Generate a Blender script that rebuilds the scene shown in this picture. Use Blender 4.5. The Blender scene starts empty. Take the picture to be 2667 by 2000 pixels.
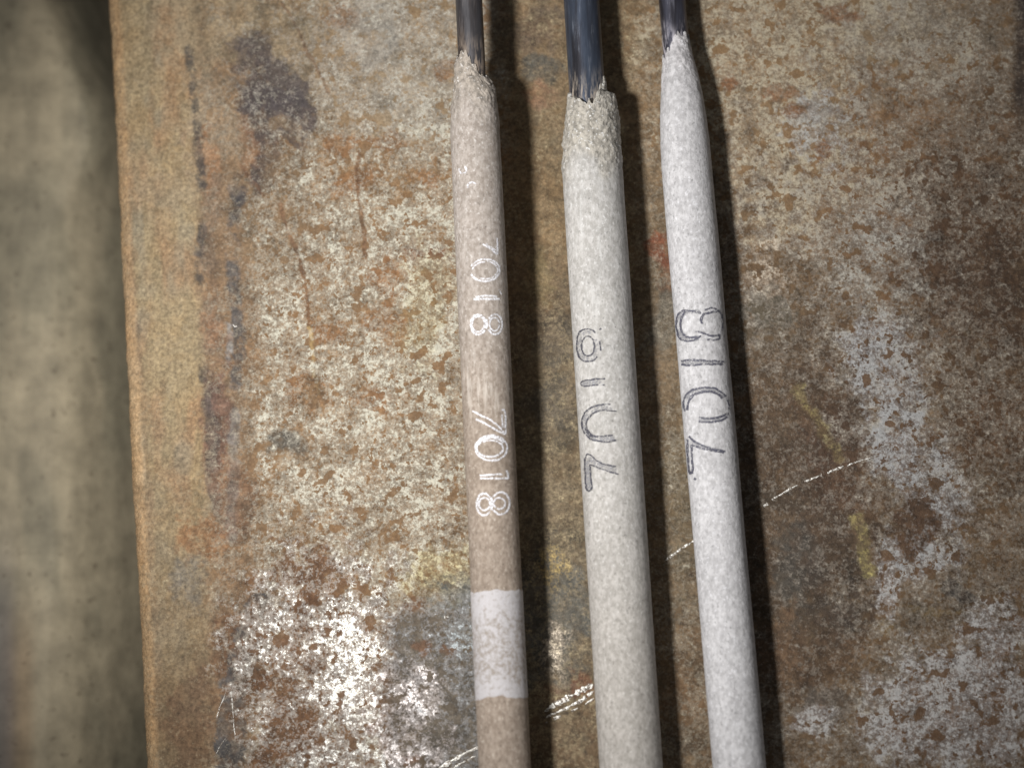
import bpy, math, random
import numpy as np
from mathutils import Vector

random.seed(7)
rng = np.random.default_rng(11)
scene = bpy.context.scene
col = scene.collection
MM = 0.001
K = 0.0425                     # millimetres of steel plate per photo pixel at the plate's centre

# ------------------------------------------------------------------ camera
H_CAM = 260.0                  # mm above the plate
TILT = math.atan(0.2027)
D0 = H_CAM / math.cos(TILT)
cam_d = bpy.data.cameras.new('camera')
cam = bpy.data.objects.new('camera', cam_d)
col.objects.link(cam)
cam.location = (0, -H_CAM * math.tan(TILT) * MM, H_CAM * MM)
cam.rotation_euler = (TILT, 0, 0)
cam_d.sensor_fit = 'HORIZONTAL'
cam_d.sensor_width = 36.0
cam_d.lens = 36.0 * D0 / (2667 * K)
cam_d.clip_start = 0.005
cam_d.clip_end = 20.0
cam_d.dof.use_dof = True
cam_d.dof.focus_distance = (D0 - 1.2) * MM
cam_d.dof.aperture_fstop = 17.0
scene.camera = cam

# ------------------------------------------------------------------ world, lamp, exposure
w = bpy.data.worlds.new('World')
scene.world = w
w.use_nodes = True
w.node_tree.nodes['Background'].inputs[0].default_value = (0.95, 0.97, 1.0, 1)
w.node_tree.nodes['Background'].inputs[1].default_value = 0.115

def at_height(px, py, z):
    """point (mm) that the camera sees at photo pixel px,py on the height z"""
    C = np.array([0.0, -H_CAM * math.tan(TILT), H_CAM])
    px = np.asarray(px, float); py = np.asarray(py, float); z = np.asarray(z, float)
    u = (px - 1333.5) * K / D0
    v = -(py - 1000.0) * K / D0
    dx = u
    dy = math.sin(TILT) + v * math.cos(TILT)
    dz = -math.cos(TILT) + v * math.sin(TILT)
    t = (z - C[2]) / dz
    return np.stack([C[0] + t * dx, C[1] + t * dy, C[2] + t * dz], -1)

ld = bpy.data.lights.new('torch', 'SPOT')
lamp = bpy.data.objects.new('torch', ld)
col.objects.link(lamp)
LP = np.array([(-200 - 1333.5) * K, (1000 - 1250) * K, 3400 * K])
lamp.location = LP * MM
aim = np.array([(1300 - 1333.5) * K, (1000 - 830) * K, 0.0])
lamp.rotation_euler = Vector(aim - LP).to_track_quat('-Z', 'Y').to_euler()
ld.energy = 1.54
ld.color = (0.995, 0.995, 1.0)
ld.shadow_soft_size = 0.0095
ld.spot_size = math.radians(63)
ld.spot_blend = 1.0

scene.view_settings.view_transform = 'Standard'
scene.view_settings.look = 'None'
scene.view_settings.exposure = 0.0
scene.view_settings.gamma = 1.0

# ------------------------------------------------------------------ helpers
def lin(r, g, b):
    f = lambda c: c / 12.92 if c <= 0.04045 else ((c + 0.055) / 1.055) ** 2.4
    return np.array([f(r / 255), f(g / 255), f(b / 255)])

def hash3(i, j, k, seed):
    h = (i * 374761393 + j * 668265263 + k * 1274126177 + seed * 974634721) & 0xFFFFFFFF
    h = ((h ^ (h >> 13)) * 1274126177) & 0xFFFFFFFF
    h = ((h ^ (h >> 16)) * 2246822519) & 0xFFFFFFFF
    return ((h ^ (h >> 15)) & 0xFFFFFF) / float(0xFFFFFF)

def vnoise(x, y, z=None, seed=0):
    x = np.asarray(x, float); y = np.asarray(y, float)
    z = np.zeros_like(x) if z is None else np.asarray(z, float)
    xi = np.floor(x).astype(np.int64); yi = np.floor(y).astype(np.int64); zi = np.floor(z).astype(np.int64)
    f = lambda t: t * t * (3 - 2 * t)
    fx = f(x - xi); fy = f(y - yi); fz = f(z - zi)
    out = 0
    for a in (0, 1):
        for b in (0, 1):
            for c in (0, 1):
                wgt = (fx if a else 1 - fx) * (fy if b else 1 - fy) * (fz if c else 1 - fz)
                out = out + wgt * hash3(xi + a, yi + b, zi + c, seed)
    return out                                            # 0..1

def fbm2(x, y, size, octs=4, seed=0, gain=0.55):
    s = 0; amp = 1; tot = 0
    for o in range(octs):
        f = 2 ** o / size
        s = s + amp * vnoise(x * f + 17.3 * o, y * f - 9.1 * o, seed=seed + o)
        tot += amp; amp *= gain
    return s / tot - 0.5                                  # about -.5...5

def sstep(a, b, x):
    t = np.clip((x - a) / (b - a), 0, 1)
    return t * t * (3 - 2 * t)

def mesh_from(name, verts, faces, mat, parent=None, loc=(0, 0, 0), attrs=None, smooth=True):
    loc = np.asarray(loc, float)
    verts = (np.asarray(verts, float) - loc) * MM
    faces = np.asarray(faces, np.int32)
    me = bpy.data.meshes.new(name)
    me.vertices.add(len(verts)); me.vertices.foreach_set('co', verts.astype(np.float32).ravel())
    n = faces.shape[1]
    me.loops.add(faces.size); me.loops.foreach_set('vertex_index', faces.ravel())
    me.polygons.add(len(faces))
    me.polygons.foreach_set('loop_start', np.arange(0, faces.size, n, dtype=np.int32))
    me.polygons.foreach_set('loop_total', np.full(len(faces), n, np.int32))
    me.update(calc_edges=True)
    me.validate()
    if smooth:
        me.polygons.foreach_set('use_smooth', np.ones(len(me.polygons), bool))
    for an, arr in (attrs or {}).items():
        a = me.attributes.new(an, 'FLOAT_COLOR', 'POINT')
        full = np.ones((len(verts), 4), np.float32)
        full[:, :arr.shape[1]] = arr
        a.data.foreach_set('color', full.ravel())
    me.materials.append(mat)
    o = bpy.data.objects.new(name, me)
    col.objects.link(o)
    if parent is not None:
        o.parent = parent
    else:
        o.location = loc * MM
    return o

def grid_faces(nr, nc, wrap=False):
    r = np.arange(nr - 1)[:, None]
    c = np.arange(nc if wrap else nc - 1)[None, :]
    c2 = (c + 1) % nc
    a = r * nc + c; b = r * nc + c2; d = (r + 1) * nc + c; e = (r + 1) * nc + c2
    return np.stack([a, d, e, b], -1).reshape(-1, 4)

def tag(o, label=None, cat=None, group=None, kind=None):
    if label: o['label'] = label
    if cat: o['category'] = cat
    if group: o['group'] = group
    if kind: o['kind'] = kind

# node helper -------------------------------------------------------
class NT:
    def __init__(self, name):
        self.m = bpy.data.materials.new(name)
        self.m.use_nodes = True
        self.t = self.m.node_tree
        self.bsdf = self.t.nodes['Principled BSDF']
        self.out = self.t.nodes['Material Output']
    def n(self, typ, **kw):
        nd = self.t.nodes.new(typ)
        for k, v in kw.items(): setattr(nd, k, v)
        return nd
    def link(self, a, b): self.t.links.new(a, b)
    def put(self, sock, v):
        if isinstance(v, bpy.types.NodeSocket): self.link(v, sock)
        elif isinstance(v, (tuple, list, np.ndarray)) and len(v) == 3 and sock.type == 'RGBA':
            sock.default_value = (*[float(q) for q in v], 1)
        else: sock.default_value = v
    def coords(self, sx=1000, sy=1000, sz=1000, off=(0, 0, 0)):
        tc = self.n('ShaderNodeTexCoord'); mp = self.n('ShaderNodeMapping')
        self.link(tc.outputs['Object'], mp.inputs['Vector'])
        mp.inputs['Scale'].default_value = (sx, sy, sz)
        mp.inputs['Location'].default_value = off
        return mp.outputs['Vector']
    def noise(self, vec, scale, detail=4, rough=0.55, dist=0.0):
        nd = self.n('ShaderNodeTexNoise')
        self.link(vec, nd.inputs['Vector'])
        nd.inputs['Scale'].default_value = scale
        nd.inputs['Detail'].default_value = detail
        nd.inputs['Roughness'].default_value = rough
        nd.inputs['Distortion'].default_value = dist
        return nd.outputs['Fac']
    def math(self, op, a, b=0.0, c=None, clamp=False):
        nd = self.n('ShaderNodeMath', operation=op, use_clamp=clamp)
        self.put(nd.inputs[0], a); self.put(nd.inputs[1], b)
        if c is not None: self.put(nd.inputs[2], c)
        return nd.outputs[0]
    def rng(self, v, a, b, c=0.0, d=1.0, smooth=True):
        nd = self.n('ShaderNodeMapRange')
        nd.interpolation_type = 'SMOOTHSTEP' if smooth else 'LINEAR'
        self.put(nd.inputs[0], v)
        for i, q in enumerate((a, b, c, d)): self.put(nd.inputs[i + 1], q)
        return nd.outputs[0]
    def mix(self, f, a, b, blend='MIX'):
        nd = self.n('ShaderNodeMix', data_type='RGBA', blend_type=blend)
        self.put(nd.inputs[0], f); self.put(nd.inputs[6], a); self.put(nd.inputs[7], b)
        return nd.outputs[2]
    def attr(self, name):
        nd = self.n('ShaderNodeAttribute'); nd.attribute_name = name
        return nd
    def sep(self, c):
        nd = self.n('ShaderNodeSeparateColor'); self.link(c, nd.inputs[0])
        return nd.outputs
    def gray(self, v):
        nd = self.n('ShaderNodeCombineColor')
        for i in range(3): self.put(nd.inputs[i], v)
        return nd.outputs[0]
    def bump(self, h, strength, dist):
        nd = self.n('ShaderNodeBump')
        nd.inputs['Strength'].default_value = strength
        nd.inputs['Distance'].default_value = dist
        self.link(h, nd.inputs['Height'])
        self.link(nd.outputs[0], self.bsdf.inputs['Normal'])
    def set(self, **kw):
        for k, v in kw.items(): self.put(self.bsdf.inputs[k.replace('_', ' ')], v)

# ------------------------------------------------------------------ materials
def rusty_plate_material():
    m = NT('rusty_plate_steel')
    v = m.coords()
    tint = m.attr('tint').outputs['Color']
    pale = m.attr('pale').outputs['Color']
    ms = m.sep(m.attr('mask').outputs['Color'])
    dens, gloss, streak = ms[0], ms[1], ms[2]
    na_ = m.noise(v, 1.7, 8, 0.72)
    nb_ = m.noise(m.coords(off=(9, 19, 4)), 0.55, 4, 0.6)
    nc_ = m.noise(m.coords(off=(19, 9, 4)), 4.4, 4, 0.62)
    n1 = m.math('MULTIPLY_ADD', na_, 0.72, m.math('MULTIPLY_ADD', nb_, 0.30, m.math('MULTIPLY_ADD', nc_, 0.38, -0.20)))
    n2 = m.noise(m.coords(off=(31, 7, 3)), 0.62, 5, 0.55)
    n3 = m.noise(m.coords(off=(5, 81, 3)), 2.6, 4, 0.6)
    n4 = m.noise(m.coords(off=(-51, 11, 3)), 0.17, 4, 0.6)
    vs = m.coords(1000, 200, 1000, off=(3, 9, 0))
    n5 = m.noise(vs, 1.6, 5, 0.6)
    # rust ground, mottled
    calm = m.math('MULTIPLY_ADD', streak, -1.0, 1.15)
    var = m.math('MULTIPLY_ADD', n3, 1.7, 0.12)
    ground = m.mix(1.0, tint, m.gray(var), 'MULTIPLY')
    var2 = m.math('MULTIPLY_ADD', n5, 1.0, 0.5)
    ground = m.mix(streak, ground, m.mix(1.0, ground, m.gray(var2), 'MULTIPLY'))
    warm = m.rng(n4, 0.42, 0.66)
    ground = m.mix(m.math('MULTIPLY', warm, 0.55), ground, m.mix(1.0, ground, (1.03, 0.92, 0.80), 'MULTIPLY'))
    cool = m.rng(m.noise(m.coords(off=(71, -31, 9)), 0.22, 4, 0.6), 0.52, 0.70)
    ground = m.mix(m.math('MULTIPLY', m.math('MULTIPLY', cool, 0.5), calm), ground, m.mix(1.0, ground, (0.66, 0.74, 0.82), 'MULTIPLY'))
    n6 = m.noise(m.coords(off=(15, -8, 6)), 1.6, 7, 0.70)
    ground = m.mix(m.math('MULTIPLY', m.rng(n6, 0.50, 0.64), 0.55), ground, m.mix(1.0, ground, (1.45, 1.48, 1.5), 'MULTIPLY'))
    ground = m.mix(m.math('MULTIPLY', m.rng(n6, 0.47, 0.34), 0.55), ground, m.mix(1.0, ground, (0.55, 0.53, 0.52), 'MULTIPLY'))
    n7 = m.noise(m.coords(off=(-15, 28, 6)), 0.42, 6, 0.68)
    ground = m.mix(calm, ground, m.mix(1.0, ground, m.gray(m.rng(n7, 0.34, 0.66, 0.58, 1.22, False)), 'MULTIPLY'))
    n8 = m.noise(m.coords(off=(55, 28, -6)), 0.30, 6, 0.7)
    ground = m.mix(m.math('MULTIPLY', m.math('MULTIPLY', m.rng(n8, 0.53, 0.63), 0.6), calm), ground, m.mix(1.0, ground, (0.55, 0.60, 0.66), 'MULTIPLY'))
    # net of bare pale metal left between the rust
    k = m.math('MULTIPLY_ADD', dens, 0.27, n1)
    sp = m.rng(k, 0.645, 0.775)
    mid = m.rng(k, 0.535, 0.625)
    n2b = m.noise(m.coords(off=(-31, 17, 3)), 1.5, 4, 0.5)
    dot = m.math('MAXIMUM', m.rng(n2, 0.575, 0.615), m.rng(n2b, 0.61, 0.645))
    hole = m.math('SUBTRACT', 1.0, m.math('MULTIPLY', dot, 0.94))
    sp = m.math('MULTIPLY', sp, hole)
    mid = m.math('MULTIPLY', mid, hole)
    pv = m.math('MULTIPLY_ADD', n3, 1.1, 0.45)
    palec = m.mix(1.0, pale, m.gray(pv), 'MULTIPLY')
    dotted = m.mix(m.math('MULTIPLY', dot, m.math('MULTIPLY', dens, 0.75)), ground, m.mix(1.0, tint, (0.92, 0.74, 0.52), 'MULTIPLY'))
    midc = m.mix(0.45, palec, m.mix(1.0, ground, (0.95, 0.98, 1.05), 'MULTIPLY'))
    base = m.mix(m.math('MULTIPLY', mid, 0.66), dotted, m.mix(1.0, midc, (0.84, 0.81, 0.80), 'MULTIPLY'))
    base = m.mix(sp, base, palec)
    # scattered tiny bright nicks
    nick = m.rng(m.noise(m.coords(off=(11, 3, 40)), 1.3, 4, 0.75), 0.75, 0.78)
    base = m.mix(m.math('MULTIPLY', nick, 0.7), base, pale)
    g = m.math('MULTIPLY', sp, gloss)
    g = m.math('MAXIMUM', g, m.math('MULTIPLY', gloss, 0.14))
    m.set(Base_Color=base, Metallic=m.math('MULTIPLY', g, 0.75),
          Roughness=m.math('MULTIPLY_ADD', g, -0.42, 0.74))
    m.bsdf.inputs['Specular IOR Level'].default_value = 0.3
    fine = m.noise(m.coords(off=(1, 2, 3)), 5.5, 4, 0.65)
    h = m.math('ADD', m.math('MULTIPLY', n1, 0.9), m.math('MULTIPLY', fine, 0.45))
    h = m.math('SUBTRACT', h, m.math('MULTIPLY', sp, 0.12))
    m.bump(h, 0.85, 0.0002)
    return m.m

def lower_sheet_material():
    m = NT('dull_weathered_steel')
    v = m.coords()
    tint = m.attr('tint').outputs['Color']
    n = m.noise(v, 0.30, 5, 0.6)
    f = m.noise(m.coords(off=(9, 4, 2)), 0.9, 4, 0.6)
    s = m.noise(m.coords(700, 90, 700, off=(2, 5, 1)), 0.35, 4, 0.6)
    b = m.mix(1.0, tint, m.gray(m.math('MULTIPLY_ADD', n, 1.3, 0.38)), 'MULTIPLY')
    b = m.mix(1.0, b, m.gray(m.math('MULTIPLY_ADD', s, 0.9, 0.58)), 'MULTIPLY')
    spot = m.rng(f, 0.60, 0.72)
    b = m.mix(m.math('MULTIPLY', spot, 0.55), b, lin(70, 52, 38))
    m.set(Base_Color=b, Roughness=0.7)
    m.bump(f, 0.35, 0.0003)
    return m.m

def flux_material(name, c_main, c_dark, c_light, c_rough, grain=1.0):
    m = NT(name)
    v = m.coords(1000, 620, 1000)
    zone = m.sep(m.attr('zone').outputs['Color'])       # R: broken, rough end; G: rubbed streaks; B: brownness further down
    g1 = m.noise(v, 2.0, 5, 0.64)
    g2 = m.noise(m.coords(1000, 760, 1000, off=(33, 8, 1)), 3.3, 4, 0.62)
    st = m.noise(m.coords(1500, 170, 1500, off=(3, 3, 8)), 1.3, 4, 0.6)
    big = m.noise(m.coords(off=(5, 50, 8)), 0.35, 4, 0.6)
    b = m.mix(m.rng(g1, 0.36, 0.66), c_dark, c_main)
    b = m.mix(m.math('MULTIPLY', m.rng(g2, 0.56, 0.70), 0.8 * grain), b, c_light)
    b = m.mix(m.math('MULTIPLY', m.rng(g2, 0.43, 0.30), 0.75 * grain), b, np.array(c_dark) * 0.55)
    b = m.mix(m.math('MULTIPLY', m.rng(st, 0.52, 0.68), m.math('MULTIPLY_ADD', zone[1], 0.8, 0.12)), b, c_light)
    b = m.mix(1.0, b, m.gray(m.math('MULTIPLY_ADD', big, 0.36, 0.82)), 'MULTIPLY')
    r = m.mix(m.rng(g1, 0.36, 0.62), np.array(c_rough) * 0.55, c_rough)
    g3 = m.noise(m.coords(off=(3, 81, 11)), 2.6, 4, 0.6)
    r = m.mix(m.rng(g3, 0.58, 0.66), r, np.array(c_light) * 1.05)
    r = m.mix(m.math('MULTIPLY', m.rng(g3, 0.38, 0.30), 0.75), r, np.array(c_rough) * 0.40)
    b = m.mix(zone[0], b, r)
    b = m.mix(zone[2], b, m.mix(1.0, b, (0.80, 0.73, 0.65), 'MULTIPLY'))
    pit = m.rng(m.noise(m.coords(off=(3, 50, 80)), 1.5, 3, 0.5), 0.72, 0.76)
    b = m.mix(m.math('MULTIPLY', pit, 0.6), b, np.array(c_dark) * 0.35)
    m.set(Base_Color=b, Roughness=0.85)
    m.bsdf.inputs['Specular IOR Level'].default_value = 0.25
    h = m.math('ADD', m.math('MULTIPLY', g1, 0.8), m.math('MULTIPLY', g2, 0.5))
    h = m.math('ADD', h, m.math('MULTIPLY', st, 0.25))
    h = m.math('ADD', h, m.math('MULTIPLY', m.math('MULTIPLY', g3, 1.6), zone[0]))
    m.bump(h, 0.55, 0.00015)
    return m.m

def wire_material(name, c0, c1, c2, dust):
    m = NT(name)
    st = m.noise(m.coords(1000, 110, 1000), 2.4, 5, 0.66)
    st2 = m.noise(m.coords(1000, 90, 1000, off=(7, 7, 2)), 0.75, 3, 0.5)
    z = m.sep(m.attr('zone').outputs['Color'])
    b = m.mix(m.rng(st2, 0.40, 0.62), c0, c1)
    b = m.mix(m.rng(st, 0.54, 0.72), b, c2)
    b = m.mix(1.0, b, m.gray(m.math('MULTIPLY_ADD', st, 0.9, 0.62)), 'MULTIPLY')
    sc = m.rng(m.noise(m.coords(1400, 230, 1400, off=(1, 5, 5)), 1.7, 4, 0.65), 0.44, 0.62)
    sc = m.math('MULTIPLY', sc, z[0])
    b = m.mix(sc, b, dust)
    m.set(Base_Color=b, Metallic=m.math('MULTIPLY_ADD', sc, -0.7, 0.7), Roughness=m.math('MULTIPLY_ADD', st, 0.3, 0.26))
    m.bump(st, 0.30, 0.00008)
    return m.m

def print_material(name, c_ink, amount, scale=2.2):
    """worn ink: bare flux shows through where it has flaked"""
    m = NT(name)
    n = m.noise(m.coords(), scale, 4, 0.65)
    n2 = m.noise(m.coords(off=(5, 5, 5)), 6.0, 2, 0.5)
    m.set(Base_Color=m.mix(n2, np.array(c_ink) * 0.75, np.array(c_ink) * 1.2), Roughness=0.7)
    tr = m.n('ShaderNodeBsdfTransparent')
    mx = m.n('ShaderNodeMixShader')
    wear = m.attr('zone').outputs['Color']
    f = m.math('MULTIPLY_ADD', m.sep(wear)[0], 0.55, n)
    m.link(m.math('MULTIPLY', m.rng(f, amount - 0.14, amount + 0.13), m.rng(n2, 0.28, 0.56)), mx.inputs[0])
    m.link(tr.outputs[0], mx.inputs[1]); m.link(m.bsdf.outputs[0], mx.inputs[2])
    m.link(mx.outputs[0], m.out.inputs[0])
    return m.m

def band_material():
    m = NT('white_paint_band')
    n = m.noise(m.coords(), 2.1, 5, 0.65)
    n2 = m.noise(m.coords(off=(4, 4, 4)), 4.5, 3, 0.6)
    z = m.sep(m.attr('zone').outputs['Color'])
    b = m.mix(m.rng(m.math('MULTIPLY_ADD', z[0], 0.18, n), 0.42, 0.66), lin(146, 136, 127), lin(182, 177, 176))
    b = m.mix(m.math('MULTIPLY', m.rng(n2, 0.55, 0.7), 0.5), b, lin(200, 197, 199))
    m.set(Base_Color=b, Roughness=0.75)
    m.bump(m.math('ADD', n, n2), 0.5, 0.0001)
    return m.m

def scratch_material():
    m = NT('bright_scratched_steel')
    n = m.noise(m.coords(), 3.5, 3, 0.6)
    b = m.mix(m.rng(n, 0.40, 0.60), lin(120, 108, 96), lin(252, 248, 238))
    m.set(Base_Color=b, Metallic=0.25, Roughness=0.32)
    m.bump(n, 0.8, 0.0002)
    return m.m

def simple(name, c, rough=0.9):
    m = NT(name)
    n = m.noise(m.coords(), 0.2, 5, 0.6)
    m.set(Base_Color=m.mix(n, np.array(c) * 0.6, np.array(c) * 1.4), Roughness=rough)
    return m.m

# ------------------------------------------------------------------ the steel plate
def plate_z(px, py):
    """height (mm): flat under the rods, rolling gently down toward its left edge"""
    d = np.maximum(0, 1330 - px)
    z = -0.5 * (0.115 / 450) * d * d * K
    return z + 0.16 * fbm2(px, py, 420, 3, 51) * 2

def edge_x(py):
    return 285 + 0.05 * py + 14 * sstep(150, -100, py) * 0 + 7 * fbm2(py * 0 + 3.3, py, 420, 3, 5) + 6 * fbm2(py * 0 + 8.3, py, 45, 4, 6) + 3 * fbm2(py * 0 + 2.3, py, 14, 2, 7)

def build_maps(px, py):
    """tint, pale colour and mask of the plate's rust, scale and bare patches, with some light and shade painted in"""
    wx = px + 70 * fbm2(px, py, 130, 4, 21) + 26 * fbm2(px, py, 32, 3, 61)
    wy = py + 90 * fbm2(px, py, 150, 4, 31) + 26 * fbm2(px, py, 32, 3, 71)
    tint = np.empty(px.shape + (3,)); tint[...] = lin(140, 109, 74)
    pale = np.empty_like(tint); pale[...] = lin(188, 178, 156)
    dens = np.full(px.shape, 0.30); gloss = np.full(px.shape, 0.25); streak = np.full(px.shape, 0.25)

    FF = [fbm2(px, py, 30, 4, 401, 0.7), fbm2(px, py, 22, 4, 411, 0.7), fbm2(px, py, 44, 5, 421, 0.7)]
    cnt = [0]
    def rag(m, brk=0.30):
        cnt[0] += 1
        return sstep(0.15, 0.85, m + 1.9 * FF[cnt[0] % 3]) * sstep(0.0, 0.12, m) * (1 - brk * sstep(-0.02, 0.16, FF[(cnt[0] + 1) % 3]))
    def wblob(x, y, rx, ry, soft=0.5, ang=0.0, warp=1.0):
        X = px + (wx - px) * warp - x; Y = py + (wy - py) * warp - y
        c, s = math.cos(math.radians(ang)), math.sin(math.radians(ang))
        u = (X * c + Y * s) / rx; v = (-X * s + Y * c) / ry
        return rag(sstep(1 + soft * 1.25, 1 - soft * 1.25, np.sqrt(u * u + v * v)))
    def T(c, m, a=1.0):
        f = (m * a)[..., None]; tint[...] = tint * (1 - f) + lin(*c) * f
    def P(c, m, a=1.0):
        f = (m * a)[..., None]; pale[...] = pale * (1 - f) + lin(*c) * f
    def S(arr, val, m, a=1.0):
        f = m * a; arr[...] = arr * (1 - f) + val * f
    def line(pts, wdt, soft=0.6, jit=1.0):
        best = np.full(px.shape, 1e9)
        X = px + (wx - px) * 0.25 * jit; Y = py + (wy - py) * 0.25 * jit
        for (x0, y0), (x1, y1) in zip(pts[:-1], pts[1:]):
            dx, dy = x1 - x0, y1 - y0
            t = np.clip(((X - x0) * dx + (Y - y0) * dy) / (dx * dx + dy * dy), 0, 1)
            best = np.minimum(best, np.hypot(X - x0 - t * dx, Y - y0 - t * dy))
        best = best + wdt * (2.2 * FF[0] + 1.6 * FF[1])
        return rag(sstep(wdt * (1 + soft * 1.2), wdt * (1 - soft), best))
    e = 285 + 0.05 * py
    big = fbm2(px, py, 260, 4, 41)
    T((104, 88, 68), sstep(0.0, 0.20, big), 0.75)
    T((160, 126, 84), sstep(0.0, -0.20, big), 0.7)

    # speckled ground right of the left band
    m = sstep(600, 690, wx) * sstep(1330, 1180, wx)
    S(dens, 0.56, m); P((205, 199, 180), m)
    S(dens, 0.68, wblob(860, 700, 230, 260)); S(dens, 0.72, wblob(1000, 1200, 210, 330)); S(dens, 0.64, wblob(760, 950, 130, 330))
    T((150, 112, 70), m, 0.6)
    # upper centre: sandy, lavender grey
    m = wblob(1000, 150, 330, 200)
    T((166, 142, 110), m, 0.8); P((186, 178, 164), m, 0.8); S(dens, 0.50, m)
    T((170, 160, 148), wblob(960, 70, 90, 110), 0.7); T((168, 150, 126), wblob(1080, 260, 120, 120), 0.6)
    T((150, 104, 60), wblob(880, 25, 40, 24), 0.8); T((158, 110, 72), wblob(1330, 20, 120, 40), 0.4)
    for x, y, rx, ry in ((1010, 370, 50, 30), (930, 470, 60, 40), (1100, 470, 40, 26), (870, 370, 40, 30), (1160, 180, 30, 22), (1000, 830, 50, 40), (850, 860, 40, 30), (960, 1050, 60, 40), (790, 1020, 55, 45), (1010, 720, 40, 60)):
        T((154, 104, 56), wblob(x, y, rx, ry), 0.75); S(dens, 0.25, wblob(x, y, rx, ry), 0.8)
    # sandy rolled band along the left edge
    band = sstep(545 + 0.02 * py, 495 + 0.02 * py, px + 0.35 * (wx - px))
    T((157, 132, 93), band); S(dens, 0.10, band); S(gloss, 0.02, band); S(streak, 0.75, band)
    P((190, 172, 138), band)
    T((158, 116, 78), band * sstep(0.0, 0.2, fbm2(px, py * 0.3, 70, 3, 91)), 0.6)
    T((146, 130, 104), band * sstep(0.05, 0.25, fbm2(px, py * 0.4, 60, 3, 95)), 0.7)
    T((122, 98, 68), band * sstep(900, 2000, py), 0.85)  # lower end darkened: the light's falloff painted into the band colour
    T((138, 110, 78), band * line([(325, 420), (345, 800), (385, 1250), (405, 1900)], 12, 0.9), 0.6)
    T((116, 98, 82), band * line([(318, 330), (330, 520), (345, 780), (352, 860)], 11, 0.8), 0.6)
    T((196, 168, 130), band * line([(340, 910), (365, 1150), (372, 1250)], 12, 0.5), 0.6)
    T((150, 128, 100), band * wblob(450, 470, 80, 60), 0.5)
    # mid zone between band and speckle: brown with grey stripes
    mid = sstep(480 + 0.02 * py, 530 + 0.02 * py, wx) * sstep(690, 620, wx)
    T((146, 112, 78), mid, 0.8); S(dens, 0.22, mid); S(gloss, 0.2, mid)
    T((156, 132, 104), wblob(560, 330, 70, 140), 0.7); T((160, 112, 72), wblob(545, 420, 24, 110), 0.7)
    T((158, 134, 100), wblob(600, 60, 190, 110), 0.85); S(dens, 0.15, wblob(620, 70, 220, 130))
    stripe = line([(496, 130), (505, 230), (515, 330), (522, 480), (526, 640), (520, 800), (527, 980)], 10, 0.9)
    stripe = stripe * sstep(-0.20, -0.02, fbm2(px * 0.5, py, 90, 4, 141))
    stripe = stripe * sstep(-0.22, 0.08, FF[1]); T((78, 72, 69), stripe, 0.85); S(streak, 0.6, stripe); S(dens, 0.12, stripe)
    stripe = line([(535, 600), (560, 480), (548, 700), (545, 900)], 16, 0.9)
    T((120, 96, 78), stripe, 0.5)
    stripe = line([(620, 470), (612, 560), (605, 720), (620, 860), (612, 1000)], 15, 0.6)
    stripe = stripe * sstep(-0.22, -0.02, fbm2(px * 0.5, py, 90, 4, 151))
    stripe = stripe * sstep(-0.22, 0.08, FF[0]); T((86, 83, 84), stripe, 0.85); S(streak, 0.6, stripe); S(dens, 0.16, stripe)
    T((80, 76, 80), wblob(618, 520, 20, 30), 0.8)
    T((146, 146, 150), line([(597, 850), (592, 950)], 7, 0.8), 0.7)
    for x, y, rx, ry, a in ((660, 150, 50, 60, 20), (730, 230, 75, 80, 30), (690, 330, 60, 110, 10), (765, 330, 40, 90, 0), (690, 470, 40, 60, 0)):
        mm = wblob(x, y, rx, ry, 0.35, a, 1.25); T((84, 73, 74), mm, 0.85); S(streak, 0.7, mm); S(dens, 0.20, mm); S(gloss, 0.25, mm)
    T((150, 120, 86), wblob(735, 350, 26, 22), 0.7)
    for x, y, rx, ry in ((640, 390, 25, 90), (540, 860, 22, 40), (560, 870, 24, 30)):
        T((158, 112, 76), wblob(x, y, rx, ry), 0.6)
    T((122, 86, 70), wblob(560, 1110, 42, 130), 0.85); T((104, 76, 66), wblob(545, 1040, 22, 70), 0.7)
    T((88, 82, 80), line([(540, 1010), (552, 1200), (556, 1300), (562, 1350)], 12, 0.9), 0.6)
    T((136, 132, 128), line([(612, 1070), (606, 1240), (600, 1400)], 13, 0.9), 0.6)
    T((144, 96, 52), wblob(515, 1400, 60, 60), 0.8); T((126, 84, 58), wblob(600, 1300, 60, 90), 0.5)
    T((110, 104, 98), wblob(490, 1500, 50, 80), 0.6)
    T((116, 78, 48), wblob(590, 1680, 45, 80), 0.9); S(dens, 0.12, wblob(590, 1680, 45, 80))
    T((112, 80, 54), wblob(500, 1880, 70, 140), 0.7)
    stripe = line([(665, 1575), (640, 1680), (610, 1800), (592, 2020)], 30, 0.4)
    T((88, 84, 84), stripe, 0.9); S(dens, 0.16, stripe); S(gloss, 0.4, stripe)
    mm = wblob(735, 575, 100, 170); S(dens, 0.34, mm, 0.8); T((136, 108, 76), mm, 0.6)
    mm = wblob(690, 960, 60, 90); S(dens, 0.36, mm, 0.7)
    # rust trails
    for pts in ([(735, 5), (765, 50), (800, 120), (840, 200), (856, 235)], [(735, 530), (770, 640), (800, 740), (812, 850)],
                [(625, 440), (660, 480), (690, 515)], [(925, 400), (945, 560), (950, 680)]):
        mm = line(pts, 3.6, 0.8, 1.6); T((126, 84, 54), mm, 0.6); S(dens, 0.1, mm)
    mm = line([(812, 850), (812, 960), (826, 1030)], 4, 0.7, 1.6); T((200, 168, 104), mm, 0.7)
    T((120, 92, 60), wblob(800, 1040, 30, 45), 0.8); S(dens, 0.2, wblob(800, 1040, 30, 45))
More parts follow.
